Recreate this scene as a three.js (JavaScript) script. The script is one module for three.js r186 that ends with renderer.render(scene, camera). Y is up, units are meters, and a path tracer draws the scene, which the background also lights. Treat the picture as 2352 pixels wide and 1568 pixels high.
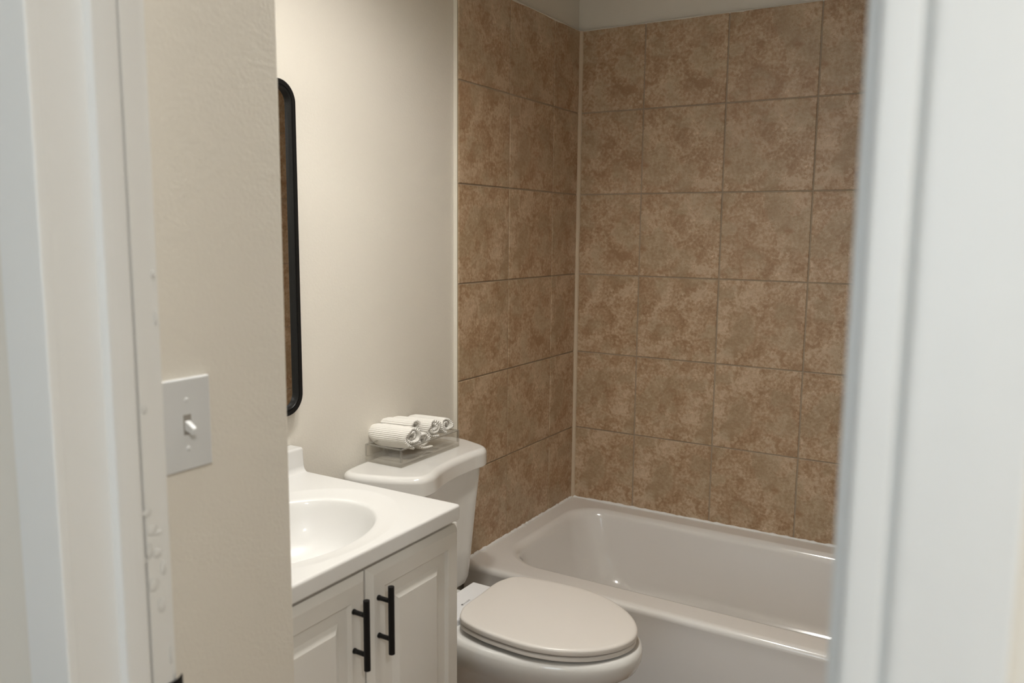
import * as THREE from 'three';
import { RoundedBoxGeometry } from 'three/addons/geometries/RoundedBoxGeometry.js';
import { mergeGeometries } from 'three/addons/utils/BufferGeometryUtils.js';
import { RectAreaLightUniformsLib } from 'three/addons/lights/RectAreaLightUniformsLib.js';
import { createNoise2D } from 'simplex-noise';

// ---------------------------------------------------------------- camera, sky, light, exposure
const scene = new THREE.Scene();
const camera = new THREE.PerspectiveCamera(45.094, 2352 / 1568, 0.02, 60);
camera.position.set(-2.891, 1.417, 1.445);
camera.rotation.set(-0.133, -1.0299, 0.0088, 'YXZ');
camera.focus = 2.35;
camera.userData.fStop = 4.4;
scene.add(camera);
scene.background = new THREE.Color(0.75, 0.89, 1.0);
scene.backgroundIntensity = 3.2;
const renderer = new THREE.WebGLRenderer({ antialias: true });
renderer.toneMapping = THREE.LinearToneMapping;
renderer.toneMappingExposure = 1.12;
renderer.shadowMap.enabled = true;
const BATH_LIGHT = { color: new THREE.Color(1.0, 0.975, 0.92), power: 215 };   // twin ceiling lamp of the bathroom
const HALL_LIGHT = { color: new THREE.Color(1.0, 0.99, 0.97), power: 2.9 };  // ceiling lamp of the hall

// ---------------------------------------------------------------- helpers
function rng(seed) {
  let a = seed >>> 0;
  return () => { a = (a + 0x6d2b79f5) | 0; let t = Math.imul(a ^ (a >>> 15), 1 | a); t = (t + Math.imul(t ^ (t >>> 7), 61 | t)) ^ t; return ((t ^ (t >>> 14)) >>> 0) / 4294967296; };
}
const used = {};
function numbered(n) { const k = used[n] = (used[n] ?? -1) + 1; return k ? n + '_' + String(k).padStart(3, '0') : n; }
function shade(o) { o.traverse((c) => { if (c.isMesh) { c.castShadow = true; c.receiveShadow = true; } }); return o; }
function part(name, geo, mat, parent) { const m = new THREE.Mesh(geo, mat); m.name = name; m.castShadow = m.receiveShadow = true; parent.add(m); return m; }
function structure(name, geo, mat) { const m = part(name, geo, mat, scene); m.userData.kind = 'structure'; return m; }
function thing(name, label, category, [x, y, z], group) {
  const g = new THREE.Group(); g.name = numbered(name); g.position.set(x, y, z); g.userData = { label, category };
  if (group) g.userData.group = group;
  scene.add(g); return g;
}
function span(x0, x1, y0, y1, z0, z1) {             // a box between two corners, uv in metres
  const g = new THREE.BoxGeometry(x1 - x0, y1 - y0, z1 - z0), p = g.attributes.position, n = g.attributes.normal, uv = g.attributes.uv;
  g.translate((x0 + x1) / 2, (y0 + y1) / 2, (z0 + z1) / 2);
  for (let i = 0; i < p.count; i++) {
    const ax = Math.abs(n.getX(i)), ay = Math.abs(n.getY(i));
    uv.setXY(i, ax > 0.5 ? p.getZ(i) : p.getX(i), ay > 0.5 ? p.getZ(i) : p.getY(i));
  }
  return g;
}
function rbox(x0, x1, y0, y1, z0, z1, r, seg = 2) {
  const g = new RoundedBoxGeometry(x1 - x0, y1 - y0, z1 - z0, seg, r); g.translate((x0 + x1) / 2, (y0 + y1) / 2, (z0 + z1) / 2);
  const p = g.attributes.position, n = g.attributes.normal, uv = g.attributes.uv;
  for (let i = 0; i < p.count; i++) {
    const ax = Math.abs(n.getX(i)), ay = Math.abs(n.getY(i)), az = Math.abs(n.getZ(i));
    uv.setXY(i, ax > ay && ax > az ? p.getZ(i) : p.getX(i), ay > ax && ay > az ? p.getZ(i) : p.getY(i));
  }
  return g;
}
function toCreasedNormals(geo, crease) {             // smooth across edges flatter than the crease angle, sharp across the others
  const g = geo.index ? geo.toNonIndexed() : geo, p = g.attributes.position, n = p.count, fn = new Float32Array(n * 3), at = new Map(), keys = new Array(n), limit = Math.cos(crease);
  const A = new THREE.Vector3(), B = new THREE.Vector3(), C = new THREE.Vector3();
  for (let i = 0; i < n; i += 3) {
    A.fromBufferAttribute(p, i); B.fromBufferAttribute(p, i + 1); C.fromBufferAttribute(p, i + 2); B.sub(A); C.sub(A); B.cross(C);
    for (let k = 0; k < 3; k++) { const v = i + k; fn[v * 3] = B.x; fn[v * 3 + 1] = B.y; fn[v * 3 + 2] = B.z; const key = Math.round(p.getX(v) * 2e5) + ',' + Math.round(p.getY(v) * 2e5) + ',' + Math.round(p.getZ(v) * 2e5); keys[v] = key; const l = at.get(key); if (l) l.push(v); else at.set(key, [v]); }
  }
  const out = new Float32Array(n * 3);
  for (let v = 0; v < n; v++) {
    const x = fn[v * 3], y = fn[v * 3 + 1], z = fn[v * 3 + 2], l = Math.hypot(x, y, z) || 1; let sx = 0, sy = 0, sz = 0;
    for (const w of at.get(keys[v])) { const a = fn[w * 3], b = fn[w * 3 + 1], c = fn[w * 3 + 2], m = Math.hypot(a, b, c); if (m && (a * x + b * y + c * z) / (m * l) >= limit) { sx += a; sy += b; sz += c; } }
    const m = Math.hypot(sx, sy, sz) || 1; out[v * 3] = sx / m; out[v * 3 + 1] = sy / m; out[v * 3 + 2] = sz / m;
  }
  g.setAttribute('normal', new THREE.Float32BufferAttribute(out, 3)); return g;
}
function join(list) { return mergeGeometries(list.map((g) => { const k = g.index ? g.toNonIndexed() : g; for (const a of Object.keys(k.attributes)) if (!['position', 'normal', 'uv'].includes(a)) k.deleteAttribute(a); return k; })); }
// a skin through closed loops of equally many points; caps close the first and last loop
function loft(loops, { capA = false, capB = false, crease = 0.7 } = {}) {
  const n = loops[0].length, pos = [], uv = [], idx = [];
  loops.forEach((l, j) => l.forEach((q, i) => { pos.push(q[0], q[1], q[2]); uv.push(i / n, j / loops.length); }));
  for (let j = 0; j + 1 < loops.length; j++) for (let i = 0; i < n; i++) { const a = j * n + i, b = j * n + (i + 1) % n; idx.push(a, b, a + n, b, b + n, a + n); }
  const cap = (j, flip) => {
    const c = [0, 0, 0]; for (const q of loops[j]) for (let k = 0; k < 3; k++) c[k] += q[k] / n;
    const at = pos.length / 3; pos.push(...c); uv.push(0.5, 0.5);
    for (let i = 0; i < n; i++) { const a = j * n + i, b = j * n + (i + 1) % n; if (flip) idx.push(at, b, a); else idx.push(at, a, b); }
  };
  if (capA) cap(0, true);
  if (capB) cap(loops.length - 1, false);
  let g = new THREE.BufferGeometry();
  g.setAttribute('position', new THREE.Float32BufferAttribute(pos, 3)); g.setAttribute('uv', new THREE.Float32BufferAttribute(uv, 2)); g.setIndex(idx);
  // make the skin face outwards
  const p = g.attributes.position; let vol = 0; const A = new THREE.Vector3(), B = new THREE.Vector3(), C = new THREE.Vector3();
  for (let i = 0; i < idx.length; i += 3) { A.fromBufferAttribute(p, idx[i]); B.fromBufferAttribute(p, idx[i + 1]); C.fromBufferAttribute(p, idx[i + 2]); vol += A.dot(B.cross(C)); }
  if (vol < 0) { for (let i = 0; i < idx.length; i += 3) { const t = idx[i]; idx[i] = idx[i + 1]; idx[i + 1] = t; } g.setIndex(idx); }
  if (crease === null) { g.computeVertexNormals(); return g; }
  return toCreasedNormals(g, crease);
}
function closedSpline(points, n) {
  const c = new THREE.CatmullRomCurve3(points.map(([x, z]) => new THREE.Vector3(x, 0, z)), true, 'centripetal'); c.arcLengthDivisions = 4000;
  return c.getSpacedPoints(n).slice(0, n).map((v) => [v.x, v.z]);
}
function inset(loop, d) {                           // moves a closed plan outline inwards by d
  const n = loop.length; let area = 0; for (let i = 0; i < n; i++) { const a = loop[i], b = loop[(i + 1) % n]; area += a[0] * b[1] - b[0] * a[1]; }
  const s = area > 0 ? 1 : -1;
  return loop.map((q, i) => { const a = loop[(i + n - 1) % n], b = loop[(i + 1) % n], tx = b[0] - a[0], tz = b[1] - a[1], l = Math.hypot(tx, tz) || 1; return [q[0] - s * d * tz / l, q[1] + s * d * tx / l]; });
}
const at = (loop, y) => loop.map(([x, z]) => [x, y, z]);
// an upright slab over a plan outline with rounded top and bottom edges
function slab(plan, y0, y1, rTop, rBot, n = 5) {
  const loops = [];
  loops.push(at(inset(plan, rBot), y0));
  for (let k = 1; k <= n; k++) { const a = (k / n) * Math.PI / 2; loops.push(at(inset(plan, rBot * (1 - Math.sin(a))), y0 + rBot * (1 - Math.cos(a)))); }
  for (let k = 0; k <= n; k++) { const a = (k / n) * Math.PI / 2; loops.push(at(inset(plan, rTop * (1 - Math.cos(a))), y1 - rTop * (1 - Math.sin(a)))); }
  loops.push(at(inset(plan, rTop + 0.003), y1)); loops.push(at(inset(plan, rTop + 0.006), y1));
  return loft(loops, { capA: true, capB: true, crease: 0.9 });
}
function roundRect(x0, x1, z0, z1, radii, y, n = 12, e = 8) { // radii: at (x0,z0), (x1,z0), (x1,z1), (x0,z1)
  const out = [], cs = [[x0, z0, 1, 1, Math.PI], [x1, z0, -1, 1, 1.5 * Math.PI], [x1, z1, -1, -1, 0], [x0, z1, 1, -1, 0.5 * Math.PI]];
  const arcs = cs.map(([x, z, sx, sz, a0], k) => { const r = radii[k], l = []; for (let i = 0; i <= n; i++) { const a = a0 + (i / n) * Math.PI / 2; l.push([x + sx * r + r * Math.cos(a), y, z + sz * r + r * Math.sin(a)]); } return l; });
  arcs.forEach((l, k) => { out.push(...l); const p = l[n], q = arcs[(k + 1) % 4][0]; for (let i = 1; i < e; i++) { const t = i / e; out.push([p[0] + (q[0] - p[0]) * t, y, p[2] + (q[2] - p[2]) * t]); } });
  return out;
}
const mix = (a, b, t) => a + (b - a) * t, clamp = (v, a = 0, b = 1) => Math.min(b, Math.max(a, v)), smooth = (a, b, v) => { const t = clamp((v - a) / (b - a)); return t * t * (3 - 2 * t); };

// ---------------------------------------------------------------- textures and materials
function texture(size, metres, fn, srgb = true) {
  const data = new Uint8Array(size * size * 4);
  for (let j = 0; j < size; j++) for (let i = 0; i < size; i++) { const c = fn((i + 0.5) / size * metres, (j + 0.5) / size * metres), o = (j * size + i) * 4; for (let k = 0; k < 3; k++) data[o + k] = clamp(c[k]) * 255; data[o + 3] = 255; }
  const t = new THREE.DataTexture(data, size, size); t.magFilter = t.minFilter = THREE.LinearFilter; t.wrapS = t.wrapT = THREE.RepeatWrapping; t.repeat.set(1 / metres, 1 / metres);
  if (srgb) t.colorSpace = THREE.SRGBColorSpace; t.needsUpdate = true; return t;
}
const nz = createNoise2D(rng(11)), nz2 = createNoise2D(rng(23));
const fbm = (f, x, y, o) => { let s = 0, a = 0.5, k = 1; for (let i = 0; i < o; i++) { s += a * f(x * k, y * k); k *= 2.07; a *= 0.5; } return s; };
const TILE_METRES = 1.24;
const stone = (() => {                              // mottled travertine-look glaze
  const dark = [0.61, 0.485, 0.362], mid = [0.695, 0.59, 0.474], pale = [0.775, 0.685, 0.58], olive = [0.665, 0.595, 0.485];
  const color = texture(1024, TILE_METRES, (x, y) => {
    const wx = fbm(nz, x * 9, y * 9, 3) * 0.05, wy = fbm(nz2, x * 9 + 7, y * 9, 3) * 0.05, X = x + wx, Y = y + wy;
    const big = fbm(nz, X * 4.5, Y * 4.5, 5), med = fbm(nz2, X * 15, Y * 15, 5), fine = fbm(nz, x * 60, y * 60, 3), grain = nz2(x * 260, y * 260);
    let t = 0.5 + big * 0.38 + med * 0.5 + fine * 0.6 + grain * 0.1;
    const patch = smooth(0.11, 0.155, fbm(nz2, X * 6 + 31, Y * 6, 5) + fine * 0.16), rust = smooth(0.08, 0.17, fbm(nz, X * 7 - 13, Y * 7 + 5, 4) + fine * 0.25);
    const vein = Math.pow(1 - Math.abs(nz(X * 22 + 5 * wy, Y * 22)), 9) * smooth(-0.1, 0.3, fbm(nz2, x * 5 + 3, y * 5, 2));
    t = clamp(t + patch * 0.22 - rust * 0.19);
    const g = smooth(0, 0.35, fbm(nz, x * 5 + 50, y * 5 + 9, 3));
    const curl = Math.pow(1 - Math.abs(nz2(x * 52 + wx * 110, y * 52 + wy * 110)), 9) * smooth(-0.1, 0.5, nz(x * 22, y * 22 + 8)), pit = smooth(0.62, 0.85, nz(x * 95 + 3, y * 95)) * smooth(-0.1, 0.4, nz2(x * 14, y * 14));
    return [0, 1, 2].map((k) => { let c = t < 0.5 ? mix(dark[k], mid[k], t * 2) : mix(mid[k], pale[k], t * 2 - 1); c = mix(c, olive[k], g * 0.45); return c + vein * 0.05 + curl * 0.11 - pit * 0.08 + grain * 0.016; });
  });
  const bump = texture(512, TILE_METRES, (x, y) => { const v = 0.5 + 0.3 * fbm(nz, x * 25, y * 25, 4) + 0.2 * nz2(x * 110, y * 110); return [v, v, v]; }, false);
  return { color, bump };
})();
const orange = texture(1024, 0.7, (x, y) => { // rolled paint stipple; blended over its own edges so that it repeats
  const f = (a, b) => 0.5 + 0.30 * nz(a * 95, b * 95) + 0.22 * nz2(a * 210, b * 210) + 0.25 * nz(a * 24, b * 24);
  const s = smooth(0.55, 0.7, x), t = smooth(0.55, 0.7, y), v = mix(mix(f(x, y), f(x - 0.7, y), s), mix(f(x, y - 0.7), f(x - 0.7, y - 0.7), s), t); return [v, v, v];
}, false);
const brushed = texture(512, 0.6, (x, y) => { const f = (a, b) => 0.5 + 0.35 * nz(a * 60, b * 7) + 0.25 * nz2(a * 25, b * 25), s = smooth(0.45, 0.6, x), t = smooth(0.45, 0.6, y); const v = mix(mix(f(x, y), f(x - 0.6, y), s), mix(f(x, y - 0.6), f(x - 0.6, y - 0.6), s), t); return [v, v, v]; }, false);
const std = (color, roughness, more = {}) => new THREE.MeshPhysicalMaterial({ color: new THREE.Color().setRGB(...color), roughness, ...more });
const M = {
  paint: std([0.755, 0.715, 0.64], 0.6, { bumpMap: orange, bumpScale: 0.0003 }),
  ceiling: std([0.74, 0.70, 0.62], 0.9),
  trim: std([0.80, 0.80, 0.78], 0.38, { bumpMap: brushed, bumpScale: 0.0002 }),
  tile: std([1, 1, 1], 0.42, { map: stone.color, bumpMap: stone.bump, bumpScale: 0.0006 }),
  grout: std([0.37, 0.295, 0.215], 0.95),
  cornerCaulk: std([0.60, 0.49, 0.36], 0.7),
  boardEdge: std([0.82, 0.78, 0.70], 0.6),
  floor: std([0.20, 0.13, 0.085], 0.5),
  marble: std([0.745, 0.74, 0.725], 0.34, { clearcoat: 0.28, clearcoatRoughness: 0.05 }),
  cabinet: std([0.79, 0.775, 0.735], 0.42),
  black: std([0.007, 0.0065, 0.006], 0.5, { specularIntensity: 0.5 }),
  frameBlack: std([0.008, 0.008, 0.008], 0.4, { specularIntensity: 0.5 }),
  mirror: std([0.93, 0.94, 0.93], 0.015, { metalness: 1 }),
  china: std([0.80, 0.79, 0.765], 0.09, { clearcoat: 0.6, clearcoatRoughness: 0.03 }),
  seat: std([0.77, 0.73, 0.685], 0.30),
  bidet: std([0.86, 0.86, 0.87], 0.16),
  enamel: std([0.80, 0.775, 0.745], 0.14, { clearcoat: 0.4, clearcoatRoughness: 0.05 }),
  caulk: std([0.86, 0.85, 0.83], 0.5),
  towel: std([0.86, 0.84, 0.80], 0.95, { sheen: 0.4, sheenRoughness: 0.7, sheenColor: new THREE.Color(1, 1, 1) }),
  acrylic: std([0.955, 0.95, 0.94], 0.02, { transmission: 1, thickness: 0, ior: 1.49 }),
  acrylicEdge: std([0.76, 0.75, 0.72], 0.08, { transmission: 0.88, thickness: 0, ior: 1.49 }),
  acrylicBase: std([0.86, 0.845, 0.815], 0.05, { transmission: 0.9, thickness: 0, ior: 1.49 }),
  plate: std([0.66, 0.67, 0.67], 0.35),
  slot: std([0.30, 0.28, 0.25], 0.7),
  glass: std([1, 1, 1], 0.0, { transmission: 1, thickness: 0 }),
  bulb: std([1, 1, 1], 0.4, { emissive: new THREE.Color(1.0, 0.93, 0.84), emissiveIntensity: 14 }),
  dome: std([0.95, 0.95, 0.95], 0.4, { emissive: new THREE.Color(1.0, 0.97, 0.92), emissiveIntensity: 2 }),
};

// ---------------------------------------------------------------- the room shell
const H = 2.44, DOOR_TOP = 2.04, X_HALL = -2.464, X_BATH = -2.36;
structure('floor', span(-5.4, 0.2, -0.12, 0, -1.4, 3.4), M.floor);
structure('ceiling', span(-5.4, 0.2, H, H + 0.1, -1.4, 3.4), M.ceiling);
const wallBack = structure('wall_back', span(X_BATH, 0.118, 0, H, -0.118, -0.018), M.paint);
const wallRight = structure('wall_right', span(0.018, 0.118, 0, H, -0.018, 1.642), M.paint);
const wallFront = structure('wall_front', span(X_BATH, 0.018, 0, H, 1.542, 1.642), M.paint);
structure('wall_left', rbox(X_BATH, -2.089, 0, H, -0.018, 0.6, 0.004, 3), M.paint);
structure('wall_doorway', join([span(X_HALL, X_BATH, 0, H, -1.3, 0.68), span(X_HALL, X_BATH, 0, H, 1.405, 3.3), span(X_HALL, X_BATH, DOOR_TOP + 0.02, H, 0.68, 1.405)]), M.paint);
structure('wall_hall_left', span(-5.3, X_HALL, 0, H, -1.3, -1.2), M.paint);
structure('wall_hall_right', span(-5.3, X_HALL, 0, H, 3.2, 3.3), M.paint);
{
  const wz0 = 0.1, wz1 = 2.1, wy0 = 0.8, wy1 = 2.15;
  structure('wall_hall_back', join([span(-5.3, -5.2, 0, wy0, -1.2, 3.2), span(-5.3, -5.2, wy1, H, -1.2, 3.2), span(-5.3, -5.2, wy0, wy1, -1.2, wz0), span(-5.3, -5.2, wy0, wy1, wz1, 3.2)]), M.paint);
  const w = new THREE.Group(); w.name = 'window_1'; w.userData.kind = 'structure'; scene.add(w);
  const f = [];
  for (const z of [wz0, 1.08, wz1 - 0.05]) f.push(span(-5.28, -5.23, wy0, wy1, z, z + 0.05));
  for (const y of [wy0, wy1 - 0.05]) f.push(span(-5.28, -5.23, y, y + 0.05, wz0, wz1));
  part('window_frame', join(f), M.trim, w);
  part('pane', span(-5.258, -5.254, wy0 + 0.05, wy1 - 0.05, wz0 + 0.05, 1.08), M.glass, w);
  part('pane', span(-5.258, -5.254, wy0 + 0.05, wy1 - 0.05, 1.13, wz1 - 0.05), M.glass, w);
  part('window_sill', rbox(-5.22, -5.15, wy0 - 0.03, wy0, wz0 - 0.04, wz1 + 0.04, 0.005), M.trim, w);
}

// the doorway: jambs, stops, casings, strike plate
{
  const d = new THREE.Group(); d.name = 'door_1'; d.userData.kind = 'structure'; scene.add(d);
  const zl = 0.70, zr = 1.385, q = rng(19), runs = [];
  for (const [x, y, w, h] of [[-2.3615, 1.371, 3, 5], [-2.3612, 1.326, 2, 8], [-2.379, 1.233, 3, 4], [-2.382, 1.125, 5, 4], [-2.377, 1.105, 6, 5], [-2.370, 1.10, 5, 3], [-2.381, 1.083, 4, 7], [-2.372, 1.078, 5, 5], [-2.388, 1.075, 3, 5], [-2.378, 1.045, 6, 6], [-2.366, 1.06, 4, 9], [-2.370, 1.02, 5, 8], [-2.362, 0.96, 2, 10]]) {
    const g = new THREE.SphereGeometry(1, 14, 10); g.scale(w * 0.001, h * 0.001 * (0.8 + 0.5 * q()), 0.0014); g.translate(x, y, zl - 0.0002); runs.push(g);
  }
  part('jamb', join([rbox(X_HALL, -2.3868, 0, DOOR_TOP, 0.682, zl, 0.0012), rbox(-2.3838, X_BATH, 0, DOOR_TOP, 0.682, zl - 0.0004, 0.0012), span(-2.40, -2.37, 0, DOOR_TOP, 0.68, 0.692), ...runs]), M.trim, d);
  part('jamb', rbox(X_HALL, X_BATH, 0, DOOR_TOP, zr, 1.405, 0.0015), M.trim, d);
  part('jamb', rbox(X_HALL, X_BATH, DOOR_TOP, DOOR_TOP + 0.02, 0.68, 1.405, 0.0015), M.trim, d);
  const stop = (z, d) => loft([0, DOOR_TOP].map((y) => [[-2.421, -0.002], [-2.421, 0.009], [-2.4202, 0.0112], [-2.418, 0.012], [-2.3965, 0.012], [-2.3952, 0.0113], [-2.392, 0.0075], [-2.3915, 0.006], [-2.3915, -0.002]].map(([x, o]) => [x, y, z + d * o])), { capA: true, capB: true, crease: 0.5 });
  part('door_stop', stop(zl, 1), M.trim, d);
  part('door_stop', stop(zr, -1), M.trim, d);
  part('door_stop', rbox(-2.421, -2.393, DOOR_TOP - 0.012, DOOR_TOP + 0.002, zl, zr, 0.0025, 3), M.trim, d);
  // moulded casing: a thin flat, a groove, then a raised back band
  const prof = [[0, 0], [0.0115, 0], [0.0130, 0.002], [0.0130, 0.0155], [0.0126, 0.0162], [0.0102, 0.0168], [0.0098, 0.0180], [0.0106, 0.0192], [0.0136, 0.0206], [0.0146, 0.0228], [0.0150, 0.027], [0.0145, 0.069], [0.0125, 0.071], [0, 0.071]];
  const flat = [[0, 0], [0.0082, 0], [0.0095, 0.0008], [0.0098, 0.0022], [0.0098, 0.067], [0.0085, 0.070], [0, 0.071]];
  const casing = (zIn, dir, x, out, outline = prof) => {
    const s = new THREE.Shape(); outline.forEach(([t, w], i) => { const X = x + out * t, Z = -(zIn + dir * w); if (i) s.lineTo(X, Z); else s.moveTo(X, Z); });
    const g = new THREE.ExtrudeGeometry(s, { depth: DOOR_TOP + 0.005, bevelEnabled: false, curveSegments: 4 }); g.rotateX(-Math.PI / 2);
    const p = g.attributes.position, uv = g.attributes.uv; for (let i = 0; i < p.count; i++) uv.setXY(i, p.getZ(i), p.getY(i));
    return toCreasedNormals(g, 0.9);
  };
  part('casing', casing(0.7003, -1, X_HALL, -1, flat), M.trim, d);
  part('casing', casing(1.388, 1, X_HALL, -1), M.trim, d);
  part('casing', rbox(X_HALL - 0.0145, X_HALL, DOOR_TOP + 0.005, DOOR_TOP + 0.076, 0.626, 1.459, 0.002), M.trim, d);
  part('casing', casing(0.692, -1, X_BATH, 1, flat), M.trim, d);
  part('casing', casing(1.393, 1, X_BATH, 1), M.trim, d);
  part('casing', rbox(X_BATH, X_BATH + 0.0145, DOOR_TOP + 0.005, DOOR_TOP + 0.076, 0.6215, 1.464, 0.002), M.trim, d);
  // black strike plate with its lip curling past the jamb edge
  const s = [];
  for (let k = 0; k <= 10; k++) { const t = k / 10, x = -2.385 + t * 0.039, z = zl + 0.0006 - Math.pow(clamp((t - 0.62) / 0.38), 2) * 0.006; s.push([x, z]); }
  const plate = [], a = 0.872, b = 0.929, loops = s.map(([x, z]) => [[x, a, z], [x, b, z], [x, b, z + 0.0018], [x, a, z + 0.0018]]);
  plate.push(loft(loops, { capA: true, capB: true, crease: 0.5 }));
  const sp = part('strike_plate', join(plate), M.black, d); sp.userData.label = 'black metal latch strike plate';
}

// ---------------------------------------------------------------- tiled tub surround
const RIM = 0.356, P = 0.3048, TOP = 2.1636, rowsY = [RIM - 0.004, 0.6453, 0.6453 + P, 0.6453 + 2 * P, 0.6453 + 3 * P, 0.6453 + 4 * P, TOP];
{
  const R = rng(5), cache = new Map(), GAP = 0.0046, T = 0.0065;
  function tileGeo(w, h, v) {
    const key = w.toFixed(3) + h.toFixed(3) + v; if (cache.has(key)) return cache.get(key);
    const b = 0.0014, l = (i, z) => [[-w / 2 + i, -h / 2 + i, z], [w / 2 - i, -h / 2 + i, z], [w / 2 - i, h / 2 - i, z], [-w / 2 + i, h / 2 - i, z]];
    const g = loft([l(0, -T), l(0, -b), l(b * 0.35, -b * 0.35), l(b, 0)], { capB: true, crease: 0.2 }), p = g.attributes.position, uv = g.attributes.uv;
    const q = rng(100 + v * 7), ox = 0.16 + q() * (TILE_METRES - 0.32), oy = 0.16 + q() * (TILE_METRES - 0.32), turn = Math.floor(q() * 4);
    for (let i = 0; i < p.count; i++) { let a = p.getX(i), c = p.getY(i); for (let k = 0; k < turn; k++) [a, c] = [-c, a]; uv.setXY(i, ox + a, oy + c); }
    cache.set(key, g); return g;
  }
  function wall(parent, us, place) {
    for (let r = 0; r < rowsY.length - 1; r++) for (let c = 0; c < us.length - 1; c++) {
      const w = us[c + 1] - us[c] - GAP, h = rowsY[r + 1] - rowsY[r] - (r === 5 ? GAP / 2 : GAP), m = part('tile', tileGeo(w, h, Math.floor(R() * 9)), M.tile, parent);
      place(m, (us[c] + us[c + 1]) / 2, rowsY[r] + GAP / 2 + h / 2, (R() - 0.5) * 0.0008);
      m.rotation.z += (R() - 0.5) * 0.002;
    }
  }
  const XE = -0.8078, colsA = [XE, -0.5098, -0.205, 0], colsB = [0, 0.26, 0.26 + P, 0.26 + 2 * P, 0.26 + 3 * P, 1.524];
  wall(wallBack, colsA, (m, u, y, o) => m.position.set(u, y, o));
  wall(wallRight, colsB, (m, u, y, o) => { m.position.set(o, y, u); m.rotation.y = -Math.PI / 2; });
  wall(wallFront, colsA, (m, u, y, o) => { m.position.set(u, y, 1.524 + o); m.rotation.y = Math.PI; });
  const y0 = RIM - 0.02;
  part('backer_board', span(XE, 0.018, y0, TOP, -0.018, -0.0055), M.boardEdge, wallBack);
  part('grout', span(XE + 0.001, 0.01, y0, TOP - 0.002, -0.0055, -0.0025), M.grout, wallBack);
  part('backer_board', span(0.0055, 0.018, y0, TOP, -0.018, 1.542), M.boardEdge, wallRight);
  part('grout', span(0.0025, 0.0055, y0, TOP - 0.002, -0.005, 1.53), M.grout, wallRight);
  part('backer_board', span(XE, 0.018, y0, TOP, 1.5295, 1.542), M.boardEdge, wallFront);
  part('grout', span(XE + 0.001, 0.01, y0, TOP - 0.002, 1.5264, 1.5295), M.grout, wallFront);
  const bead = (x, z) => { const g = new THREE.CylinderGeometry(0.0098, 0.0098, TOP - RIM, 12, 40); const q = createNoise2D(rng(3)), p = g.attributes.position; for (let i = 0; i < p.count; i++) { const s = 1 + 0.12 * q(p.getY(i) * 6, x + z); p.setX(i, p.getX(i) * s); p.setZ(i, p.getZ(i) * s); } g.translate(x, (TOP + RIM) / 2, z); g.computeVertexNormals(); return g; };
  part('corner_bead', bead(-0.002, 0.002), M.cornerCaulk, wallRight);
  // painted caulk along the upper tile edge
  const topCaulk = (n, len) => { const g = new THREE.CylinderGeometry(0.005, 0.005, len, 8, 30); const q = createNoise2D(rng(n)), p = g.attributes.position; for (let i = 0; i < p.count; i++) { const s = 0.8 + 0.5 * q(p.getY(i) * 5, n); p.setX(i, p.getX(i) * s); p.setZ(i, p.getZ(i) * s); } g.computeVertexNormals(); return g; };
  const c1 = topCaulk(31, 1.52); c1.rotateX(Math.PI / 2); c1.translate(0.004, TOP + 0.001, 0.76); part('caulk_line', c1, M.paint, wallRight);
  const c2 = topCaulk(32, 0.80); c2.rotateZ(Math.PI / 2); c2.translate(-0.405, TOP + 0.001, -0.004); part('caulk_line', c2, M.paint, wallBack);
}

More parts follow.
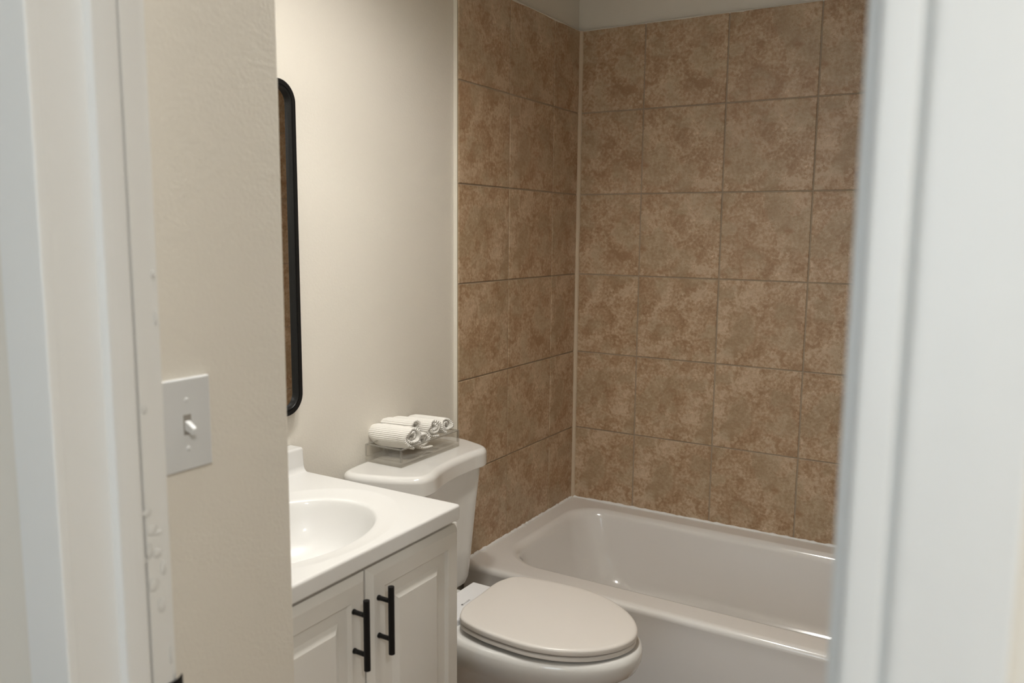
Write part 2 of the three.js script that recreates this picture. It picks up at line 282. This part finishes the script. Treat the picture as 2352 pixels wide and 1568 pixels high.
// ---------------------------------------------------------------- bathtub
{
  const t = thing('bathtub', 'white alcove bathtub with a deep rounded basin below the brown tile', 'bathtub', [0, 0, 0]);
  const z0 = 0.002, z1 = 1.521, xb = -0.003, s = [0.012, 0.004, 0.004, 0.012];
  const o = (x, y) => roundRect(x, xb, z0, z1, s, y), i = (x0, x1, a, b, rf, rb, y) => roundRect(x0, x1, a, b, [rf, rb, rb, rf], y);
  const loops = [o(-0.786, 0), o(-0.788, 0.20), o(-0.7895, 0.300), o(-0.791, 0.325), o(-0.7930, 0.336), o(-0.7930, 0.342), o(-0.7915, 0.348), o(-0.788, 0.3528), o(-0.783, 0.3555), o(-0.776, 0.3565), o(-0.770, 0.3566),
    i(-0.706, -0.070, 0.062, 1.46, 0.17, 0.12, 0.3555), i(-0.698, -0.076, 0.070, 1.452, 0.17, 0.12, 0.3545), i(-0.692, -0.084, 0.079, 1.443, 0.168, 0.12, 0.350), i(-0.688, -0.092, 0.088, 1.434, 0.166, 0.12, 0.341), i(-0.684, -0.098, 0.097, 1.425, 0.164, 0.12, 0.325),
    i(-0.668, -0.112, 0.125, 1.39, 0.16, 0.13, 0.21), i(-0.650, -0.130, 0.165, 1.35, 0.15, 0.13, 0.125), i(-0.632, -0.148, 0.20, 1.32, 0.14, 0.13, 0.092), i(-0.60, -0.18, 0.25, 1.28, 0.12, 0.12, 0.072), i(-0.54, -0.24, 0.34, 1.2, 0.09, 0.09, 0.064)];
  part('tub_shell', loft(loops, { capB: true, crease: 1.1 }), M.enamel, t);
  // wavy white caulk where the rim meets the tile
  const q = createNoise2D(rng(77)), bead = (a, b) => {
    const g = new THREE.CylinderGeometry(0.006, 0.006, 1, 8, 120), p = g.attributes.position;
    for (let k = 0; k < p.count; k++) {
      const u = p.getY(k) + 0.5, r = 1 + 0.35 * q(u * 34, a[0] + 3) + 0.25 * q(u * 90, 5), lx = p.getX(k) * r, ly = p.getZ(k) * r, along = b[2] - a[2];
      if (along) p.setXYZ(k, a[0] + lx, RIM + ly, mix(a[2], b[2], u)); else p.setXYZ(k, mix(a[0], b[0], u), RIM + ly, a[2] + lx);
    }
    g.computeVertexNormals(); return g;
  };
  const c = part('caulk_line', join([bead([-0.003, 0, 0], [-0.003, 0, 1.52]), bead([-0.79, 0, 0.003], [0, 0, 0.003])]), M.caulk, t); c.userData.label = 'ragged white caulk';
}

// ---------------------------------------------------------------- vanity cabinet and top
const VX0 = -2.087, VX1 = -1.495, VY = 0.840;
{
  const c = thing('vanity_cabinet', 'white two-door bathroom vanity cabinet under the sink top', 'cabinet', [0, 0, 0]);
  const in1 = VX0 + 0.016, in2 = -1.518;
  part('carcass', join([span(VX0, in1, 0.0, VY - 0.034, -0.016, 0.455), span(in2, -1.502, 0.0, VY - 0.034, -0.016, 0.455), span(in1, in2, 0.09, 0.106, -0.016, 0.455), span(in1, in2, 0.106, VY - 0.034, -0.016, -0.008), span(in1, in2, VY - 0.085, VY - 0.036, 0.44, 0.455), span(in1, in2, 0, 0.09, 0.385, 0.40), span(-1.795, -1.776, 0.106, VY - 0.085, 0.44, 0.455)]), M.cabinet, c);
  // raised-panel door: bevelled outer edge, flat rail, recess, raised field
  const door = (x0, x1) => {
    const y0 = 0.105, y1 = 0.7935, zf = 0.476, prof = [[0, -0.018], [0, -0.0098], [0.0014, -0.0086], [0.0120, -0.0009], [0.0135, 0], [0.0445, 0], [0.0455, -0.0008], [0.0495, -0.0068], [0.051, -0.0072], [0.072, -0.0072], [0.0735, -0.0066], [0.0865, -0.0003], [0.0885, 0]];
    const g = loft(prof.map(([d, z]) => [[x0 + d, y0 + d, zf + z], [x1 - d, y0 + d, zf + z], [x1 - d, y1 - d, zf + z], [x0 + d, y1 - d, zf + z]]), { capA: true, capB: true, crease: 0.25 });
    return part('door', g, M.cabinet, c);
  };
  const handle = (d, x) => {
    const y0 = 0.628, y1 = 0.761, zc = 0.507, b = new THREE.CapsuleGeometry(0.0058, y1 - y0 - 0.006, 4, 20); b.translate(x, (y0 + y1) / 2, zc);
    const bar = new THREE.CylinderGeometry(0.006, 0.006, y1 - y0, 24, 1); bar.translate(x, (y0 + y1) / 2, zc);
    const post = (y) => { const g = new THREE.CylinderGeometry(0.0045, 0.0045, 0.031, 16); g.rotateX(Math.PI / 2); g.translate(x, y, 0.4915); return g; };
    const foot = (y) => { const g = new THREE.CylinderGeometry(0.0052, 0.0052, 0.003, 16); g.rotateX(Math.PI / 2); g.translate(x, y, 0.4775); return g; };
    const h = part('handle', join([bar, post(0.732), post(0.657), foot(0.732), foot(0.657)]), M.black, d); h.userData.label = 'black bar pull';
  };
  handle(door(VX0 + 0.001, -1.7875), -1.827);
  handle(door(-1.7835, -1.4865), -1.758);

  const t = thing('vanity_sink', 'glossy white sink top with an oval basin and a low backsplash', 'sink', [0, 0, 0]);
  const cx = -1.79, cz = 0.27, thick = 0.033, r = 0.005, z0 = -0.016, z1 = 0.4825, tiny = [0.002, 0.002, 0.002, 0.002];
  const rect = (d, y) => roundRect(VX0 + d, VX1 - d, z0 + d, z1 - d, tiny.map((q) => q + Math.max(0, r - d)), y, 3, 30);
  const aim = rect(r, 0).map(([x, , z]) => Math.atan2((z - cz) / 0.15, (x - cx) / 0.2)), ell = (q, y) => aim.map((a) => [cx + 0.2 * q * Math.cos(a), VY + y, cz + 0.15 * q * Math.sin(a)]);
  const bowl = new THREE.CatmullRomCurve3([[0.03, -0.128], [0.3, -0.1262], [0.5, -0.121], [0.65, -0.111], [0.77, -0.095], [0.86, -0.073], [0.92, -0.050], [0.96, -0.0300], [0.985, -0.0175], [1.002, -0.0112], [1.022, -0.0078], [1.05, -0.0062], [1.1, -0.0050], [1.17, -0.0036], [1.24, -0.0016], [1.28, -0.0004], [1.305, 0]].map(([q, y]) => new THREE.Vector3(q, y * 2, 0)), false, 'centripetal').getPoints(90);
  const loops = bowl.map((v) => ell(v.x, v.y / 2)); loops.push(rect(r + 0.002, VY));
  for (let k = 0; k <= 5; k++) { const a = k / 5 * Math.PI / 2; loops.push(rect(r * (1 - Math.sin(a)), VY - r * (1 - Math.cos(a)))); }
  loops.push(rect(0, VY - r - 0.002), rect(0, VY - thick + 0.004), rect(0, VY - thick + 0.002), rect(0.002, VY - thick), rect(0.05, VY - thick));
  part('basin_top', loft(loops, { capA: true, crease: 0.9 }), M.marble, t);
  // backsplash with a coved foot
  const s = new THREE.Shape(); s.moveTo(-0.016, 0.832); s.lineTo(0.040, 0.8385); s.quadraticCurveTo(0.0265, 0.8405, 0.0245, 0.855); s.lineTo(0.022, 0.892); s.quadraticCurveTo(0.0215, 0.898, 0.0155, 0.898); s.lineTo(-0.016, 0.898); s.closePath();
  const b = new THREE.ExtrudeGeometry(s, { depth: VX1 - VX0 - 0.010, bevelEnabled: true, bevelSize: 0.003, bevelThickness: 0.004, bevelSegments: 3, bevelOffset: -0.003, curveSegments: 8 });
  b.rotateY(-Math.PI / 2); b.translate(VX1 - 0.004, 0, 0);
  part('backsplash', toCreasedNormals(b, 0.6), M.marble, t);
}

// ---------------------------------------------------------------- mirror
{
  const m = thing('wall_mirror', 'tall rounded rectangular mirror in a deep black metal frame', 'mirror', [0, 0, 0]);
  const x1 = -1.4805, x0 = -2.078, y0 = 0.979, y1 = 1.7535, zf = 0.012, zb = -0.018;
  const ring = (d, z, r) => roundRect(x0 + d, x1 - d, y0 + d, y1 - d, [r, r, r, r], z, 14, 3).map(([x, z2, y]) => [x, y, z2]);
  const prof = [[0, zb, 0.05], [0, zf - 0.0015, 0.05], [0.0015, zf, 0.0485], [0.0115, zf, 0.0385], [0.0118, zf - 0.0012, 0.038], [0.0135, zf - 0.0012, 0.0365], [0.0138, zf + 0.0004, 0.036], [0.0155, zf + 0.0004, 0.0345], [0.0165, zf - 0.001, 0.0335], [0.0165, zf - 0.0105, 0.0335]];
  part('frame', loft(prof.map(([d, z, r]) => ring(d, z, r)), { crease: 0.4 }), M.frameBlack, m);
  part('mirror_glass', loft([ring(0.012, zf - 0.0145, 0.038), ring(0.012, zf - 0.0102, 0.038)], { capA: true, capB: true, crease: 0.4 }), M.mirror, m);
}

// ---------------------------------------------------------------- toilet
const TX = -1.150;
{
  const t = thing('toilet', 'white two-piece toilet with a closed lid between vanity and tub', 'toilet', [TX, 0, 0]);
  const egg = (hw, zb, zf, sq = 2.6, n = 64) => {
    const zc = zb + (zf - zb) * 0.42, out = [];
    for (let i = 0; i < n; i++) {
      const a = (i / n) * 2 * Math.PI, c = Math.cos(a), s = Math.sin(a);
      if (s >= 0) out.push([hw * c, zc + (zf - zc) * s]);
      else { const e = 2 / sq; out.push([hw * Math.sign(c) * Math.pow(Math.abs(c), e), zc - (zc - zb) * Math.pow(-s, e)]); }
    }
    return out;
  };
  const B = (hw, zb, zf, y, sq) => at(egg(hw, zb, zf, sq), y);
  const bowlLoops = [B(0.118, 0.10, 0.57, 0, 3.5), B(0.118, 0.10, 0.57, 0.02, 3.5), B(0.108, 0.11, 0.555, 0.035, 3.5), B(0.102, 0.11, 0.55, 0.09, 3.4), B(0.104, 0.11, 0.555, 0.16, 3.2), B(0.108, 0.12, 0.57, 0.225, 3), B(0.119, 0.14, 0.605, 0.275, 2.8), B(0.142, 0.18, 0.665, 0.318, 2.6), B(0.166, 0.21, 0.723, 0.350, 2.6), B(0.178, 0.225, 0.752, 0.372, 2.6), B(0.182, 0.235, 0.761, 0.393, 2.6), B(0.182, 0.24, 0.763, 0.411, 2.6), B(0.178, 0.245, 0.759, 0.422, 2.6), B(0.170, 0.255, 0.750, 0.427, 2.6)];
  const bowl = loft(bowlLoops, { capA: true, capB: true, crease: 1.0 }); bowl.translate(0, 0, -0.2); bowl.rotateY(0.03); bowl.translate(-0.016, 0, 0.2);
  part('bowl', bowl, M.china, t);
  const DX = 0.013, deck = closedSpline([[-0.115, 0.04], [-0.12, 0.08], [-0.12, 0.20], [-0.135, 0.30], [0.135, 0.30], [0.12, 0.20], [0.12, 0.08], [0.115, 0.04]], 64);
  part('tank_shelf', slab(deck, 0.26, 0.396, 0.012, 0.02), M.china, t);
  // tank: follows the dished front of its lid and tapers downwards
  const lidPlan = closedSpline([[-0.205, 0.012], [-0.224, 0.03], [-0.229, 0.062], [-0.212, 0.13], [-0.182, 0.2], [-0.155, 0.23], [-0.118, 0.234], [-0.05, 0.215], [0.03, 0.2035], [0.11, 0.2035], [0.165, 0.206], [0.196, 0.19], [0.22, 0.14], [0.236, 0.085], [0.236, 0.035], [0.215, 0.012]], 340);
  const scaleP = (pl, s, w, z, zo) => pl.map(([x, zz]) => [x * s * w, zo + (zz - zo) * z]);
  lidPlan.forEach((q) => { q[0] += DX; });
  const body = inset(lidPlan, 0.014), tank = [];
  for (const [y, w, z] of [[0.396, 0.70, 0.70], [0.399, 0.76, 0.77], [0.407, 0.80, 0.82], [0.425, 0.83, 0.85], [0.46, 0.845, 0.865], [0.55, 0.885, 0.90], [0.65, 0.93, 0.94], [0.72, 0.965, 0.975], [0.768, 0.985, 0.985]]) tank.push(at(scaleP(body, 1, w, z, 0.03), y));
  part('tank', loft(tank, { capA: true, capB: true, crease: 0.9 }), M.china, t);
  part('tank_lid', slab(lidPlan, 0.752, 0.803, 0.017, 0.004, 7), M.china, t);
  // bidet attachment between seat and tank
  const bd = rbox(-0.125, 0.088, 0.398, 0.445, 0.226, 0.322, 0.007, 3); const b = part('bidet_attachment', bd, M.bidet, t); b.userData.label = 'glossy white plate with small dark lettering';
  {
    const cv = document.createElement('canvas'); cv.width = 512; cv.height = 96; const x = cv.getContext('2d');
    x.fillStyle = '#ffffff'; x.fillRect(0, 0, 512, 96); x.fillStyle = '#1c1c1e'; x.beginPath(); x.arc(44, 50, 30, 0, 7); x.fill(); x.fillStyle = '#ffffff'; x.beginPath(); x.arc(44, 46, 9, 0, 7); x.fill();
    x.fillStyle = '#3a3a3d'; x.font = '76px sans-serif'; x.fillText('brondell', 96, 76);
    const tx = new THREE.CanvasTexture(cv); tx.colorSpace = THREE.SRGBColorSpace;
    const g = new THREE.PlaneGeometry(0.054, 0.0101); g.rotateX(-Math.PI / 2); g.translate(-0.028, 0.4454, 0.284);
    const lg = part('printed_logo', g, std([0.86, 0.86, 0.87], 0.2, { map: tx }), b); lg.userData.label = 'small dark printed logo';
  }
  // seat and lid lean forward because the bidet lifts their hinge
  const half = [[0.0766, 0], [0.1039, 0.006], [0.1404, 0.0263], [0.1641, 0.090], [0.1725, 0.168], [0.1706, 0.2366], [0.1497, 0.3103], [0.1092, 0.3737], [0.0529, 0.4168]];
  const seatPlan = closedSpline([[0, 0], ...half, [0, 0.4307], ...half.slice().reverse().map(([x, z]) => [-x, z])], 240);
  const tilt = (g) => { g.translate(0, -yS, 0); g.rotateX(0.0239); g.rotateY(0.0378); g.translate(-1.1649 - TX, yS, 0.3177); return g; };
  const seatO = inset(seatPlan, 0.002), hole = seatPlan.map(([x, z]) => [x * 0.6, 0.22 + (z - 0.22) * 0.7]), yS = 0.4400;
  const ringLoops = [at(inset(seatO, 0.004), yS), at(seatO, yS + 0.003), at(seatO, yS + 0.010), at(inset(seatO, 0.003), yS + 0.0135), at(hole, yS + 0.0135), at(hole, yS + 0.010), at(hole, yS + 0.003), at(hole, yS), at(inset(seatO, 0.004), yS)];
  part('seat', tilt(loft(ringLoops, { crease: 0.9 })), M.seat, t);
  const lidLoops = []; const yl = yS + 0.0152;
  for (const [d, y] of [[0.006, 0], [0.001, 0.0015], [0, 0.004], [0, 0.0115], [0.0012, 0.0145], [0.004, 0.0168], [0.009, 0.0182]]) lidLoops.push(at(inset(seatPlan, d), yl + y));
  for (const [k, y] of [[0.92, 0.0188], [0.7, 0.0197], [0.4, 0.0204], [0.15, 0.0206]]) lidLoops.push(at(inset(seatPlan, 0.009).map(([x, z]) => [x * k, 0.2 + (z - 0.2) * k]), yl + y));
  part('seat_lid', tilt(loft(lidLoops, { capA: true, capB: true, crease: 0.9 })), M.seat, t);
}

// ---------------------------------------------------------------- glass tray and rolled towels
{
  const x0 = -1.257, x1 = -0.992, z0 = 0.008, z1 = 0.131, y = 0.8035, h = 0.048, w = 0.006, base = 0.014;
  const tray = thing('glass_tray', 'clear thick-walled rectangular tray on the toilet tank lid', 'tray', [0, 0, 0]);
  for (const [a, b, c, d] of [[x0 + w, x1 - w, z1 - w, z1], [x0 + w, x1 - w, z0, z0 + w], [x0, x0 + w, z0 + w, z1 - w], [x1 - w, x1, z0 + w, z1 - w]]) part('side', rbox(a, b, y + base, y + h, c, d, 0.0012), M.acrylic, tray);
  for (const a of [x0, x1 - w]) for (const c of [z0, z1 - w]) part('corner', rbox(a, a + w, y + base, y + h, c, c + w, 0.0012), M.acrylicEdge, tray);
  for (const [a, b, c, d] of [[x0 + w, x1 - w, z1 - w, z1], [x0 + w, x1 - w, z0, z0 + w], [x0, x0 + w, z0 + w, z1 - w], [x1 - w, x1, z0 + w, z1 - w]]) part('rim', rbox(a, b, y + h - 0.0028, y + h + 0.0004, c, d, 0.0008), M.acrylicEdge, tray);
  part('base', rbox(x0, x1, y, y + base, z0, z1, 0.002), M.acrylicBase, tray);

  function roll(seed, len, rad, turns, tail) {      // a ribbed cloth wound into a spiral
    const q = createNoise2D(rng(seed)), r0 = 0.0065, th = 0.0060, total = turns * 2 * Math.PI, path = [], ds = 0.0009;
    let a = 0, s = 0;
    while (a < total) { const r = mix(r0, rad - th / 2, a / total); path.push([r * Math.cos(a), r * Math.sin(a), a, s]); a += ds / r; s += ds; }
    const e = path[path.length - 1], dir = Math.atan2(e[0], -e[1]); let px = e[0], py = e[1], d = dir;
    for (let k = 0; k * ds < tail; k++) { d += 0.010; px += ds * Math.cos(d); py += ds * Math.sin(d); s += ds; path.push([px, py, total, s]); }
    const n = path.length, nt = 16, pos = [], uv = [], idx = [], N = path.map((v, i) => { const u = path[Math.max(0, i - 1)], b = path[Math.min(n - 1, i + 1)], l = Math.hypot(b[0] - u[0], b[1] - u[1]); return [(b[1] - u[1]) / l, -(b[0] - u[0]) / l]; });
    for (let side = 0; side < 2; side++) for (let k = 0; k <= nt; k++) {
      const t = k / nt, edge = Math.min(1, Math.min(t, 1 - t) * 9), f = 0.82 + 0.18 * Math.sqrt(edge);
      for (let i = 0; i < n; i++) {
        const [x, yv, ang, ss] = path[i], rib = 0.0010 * Math.cos((ss + 0.0011 * q(t * 2.2, ss * 9)) * 2 * Math.PI / 0.0047), o = (side ? -1 : 1) * th / 2 * f + (side ? -1 : 1) * rib;
        const wob = (0.80 + 0.20 * smooth(0, 0.16, t)) * (1 + 0.035 * q(Math.cos(ang) * 0.8 + t * 1.6, Math.sin(ang) * 0.8 + seed)), zz = (t - 0.5) * len + 0.0055 * q(ss * 26, seed + (t > 0.5 ? 3 : 9)) * Math.abs(t - 0.5) * 2 - (t > 0.5 ? 1 : -1) * 0.012 * (ang / total - 1) * -Math.abs(t - 0.5) * 0.8;
        pos.push((x + N[i][0] * o) * wob, (yv + N[i][1] * o) * wob * 0.94, zz); uv.push(ss, t);
      }
    }
    const id = (sd, k, i) => sd * (nt + 1) * n + k * n + i;
    for (let k = 0; k < nt; k++) for (let i = 0; i < n - 1; i++) {
      idx.push(id(0, k, i), id(0, k, i + 1), id(0, k + 1, i), id(0, k, i + 1), id(0, k + 1, i + 1), id(0, k + 1, i));
      idx.push(id(1, k, i), id(1, k + 1, i), id(1, k, i + 1), id(1, k, i + 1), id(1, k + 1, i), id(1, k + 1, i + 1));
    }
    for (let i = 0; i < n - 1; i++) { idx.push(id(0, 0, i), id(1, 0, i), id(0, 0, i + 1), id(0, 0, i + 1), id(1, 0, i), id(1, 0, i + 1)); idx.push(id(0, nt, i), id(0, nt, i + 1), id(1, nt, i), id(0, nt, i + 1), id(1, nt, i + 1), id(1, nt, i)); }
    for (let k = 0; k < nt; k++) { idx.push(id(0, k, n - 1), id(1, k, n - 1), id(0, k + 1, n - 1), id(0, k + 1, n - 1), id(1, k, n - 1), id(1, k + 1, n - 1)); idx.push(id(0, k, 0), id(0, k + 1, 0), id(1, k, 0), id(0, k + 1, 0), id(1, k + 1, 0), id(1, k, 0)); }
    const g = new THREE.BufferGeometry(); g.setAttribute('position', new THREE.Float32BufferAttribute(pos, 3)); g.setAttribute('uv', new THREE.Float32BufferAttribute(uv, 2)); g.setIndex(idx); g.computeVertexNormals(); return g;
  }
  const towels = [ // front end centre, yaw of the axis, pitch, length, radius, turns, tail, spin, label
    [[-1.175, 0.868, 0.110], 0.13, 0.0, 0.135, 0.0275, 2.0, 0.030, -2.5, 'leftmost rolled white towel, resting above the end of the clear tray'],
    [[-1.122, 0.8450, 0.105], 0.06, 0.0, 0.112, 0.0260, 1.9, 0.030, -1.7, 'low rolled white towel with its loose edge sticking out at the tray floor'],
    [[-1.081, 0.8735, 0.111], 0.16, 0.0, 0.135, 0.0255, 2.0, 0.026, -1.9, 'rolled white towel on top in the middle of the tray, before the last one'],
    [[-1.135, 0.8870, 0.085], 0.12, 0.02, 0.105, 0.0185, 1.6, 0.004, -2.0, 'small rolled white towel mostly hidden between the leftmost and middle ones'],
    [[-1.022, 0.8690, 0.113], 0.12, 0.0, 0.130, 0.0250, 1.7, 0.006, -2.2, 'rolled white towel at the tray end nearest the brown tile'],
  ];
  towels.forEach(([c, yaw, pitch, len, rad, turns, tail, spin, label], k) => {
    const g = roll(40 + k, len, rad, turns, tail); g.rotateZ(spin - (turns % 1) * 2 * Math.PI);
    { const p = g.attributes.position; for (let i = 0; i < p.count; i++) { const z = p.getZ(i); p.setZ(i, z + 0.42 * p.getX(i) * smooth(0, len / 2, z)); } g.computeVertexNormals(); }
    g.translate(0, 0, -len / 2);
    const o = part('rolled_towel', g, M.towel, scene); o.name = numbered('rolled_towel'); o.position.set(...c); o.rotation.set(-pitch, yaw, 0, 'YXZ');
    o.userData = { label, category: 'towel', group: 'rolled towels in the clear tray' };
  });
}

// ---------------------------------------------------------------- light switch
{
  const s = thing('light_switch', 'white single toggle light switch on the beige wall by the doorway', 'switch', [-2.2575, 1.1815, 0.6]);
  part('cover_plate', rbox(-0.035, 0.035, -0.057, 0.057, 0, 0.0062, 0.0024, 3), M.plate, s);
  part('toggle_slot', rbox(-0.0055, 0.0055, -0.0125, 0.0125, 0.0055, 0.0066, 0.0005), M.slot, s);
  const g = loft([[-0.0042, 0.0062, 0.004], [-0.0036, 0.0055, 0.012], [-0.0033, 0.0046, 0.0185], [-0.0026, 0.0036, 0.0200]].map(([w, h, z]) => roundRect(w, -w, -h, h, [0.0012, 0.0012, 0.0012, 0.0012], z, 4, 1).map(([x, zz, y]) => [x, y - (zz - 0.004) * 0.45, zz])), { capB: true, crease: 0.7 });
  part('toggle', g, M.plate, s);
  for (const y of [0.030, -0.030]) { const c = new THREE.SphereGeometry(0.0036, 16, 8, 0, Math.PI * 2, 0, Math.PI / 2); c.rotateX(Math.PI / 2); c.scale(1, 1, 0.45); c.translate(0, y, 0.0058); part('screw', c, M.plate, s); }
}

// ---------------------------------------------------------------- the two ceiling lamps
RectAreaLightUniformsLib.init();
{
  const f = thing('ceiling_light', 'white ceiling light with two flat round lamps over the vanity', 'lamp', [-1.63, H, 0.62]);
  part('base', rbox(-0.26, 0.26, -0.03, 0, -0.085, 0.085, 0.012), M.trim, f);
  for (const x of [-0.15, 0.15]) {
    const ring = new THREE.LatheGeometry([[0.088, -0.028], [0.088, -0.095], [0.085, -0.099], [0.081, -0.099], [0.079, -0.095], [0.079, -0.028]].map(([r, y]) => new THREE.Vector2(r, y)), 40); ring.translate(x, 0, 0); part('lamp_ring', ring, M.trim, f);
    const disc = new THREE.CylinderGeometry(0.065, 0.065, 0.008, 40); disc.translate(x, -0.038, 0); part('lamp_disc', disc, M.bulb, f);
    const l = new THREE.RectAreaLight(BATH_LIGHT.color, BATH_LIGHT.power, 0.112, 0.112); l.position.set(x, -0.050, 0); l.rotation.x = -Math.PI / 2; l.castShadow = true; l.name = 'disc_light'; f.add(l);
  }
  const h = thing('hall_lamp', 'round white ceiling lamp in the hall', 'lamp', [-3.3, H, 2.25]);
  const base = new THREE.CylinderGeometry(0.17, 0.17, 0.02, 40); base.translate(0, -0.01, 0); part('base', base, M.trim, h);
  const dome = new THREE.SphereGeometry(0.155, 40, 16); dome.scale(1, 0.42, 1); dome.translate(0, -0.075, 0); part('bulb_dome', dome, M.dome, h);
  const l = new THREE.PointLight(HALL_LIGHT.color, HALL_LIGHT.power, 0, 2); l.position.set(0, -0.075, 0); l.castShadow = true; l.shadow.radius = 3; l.name = 'dome_light'; h.add(l);
}

renderer.render(scene, camera);
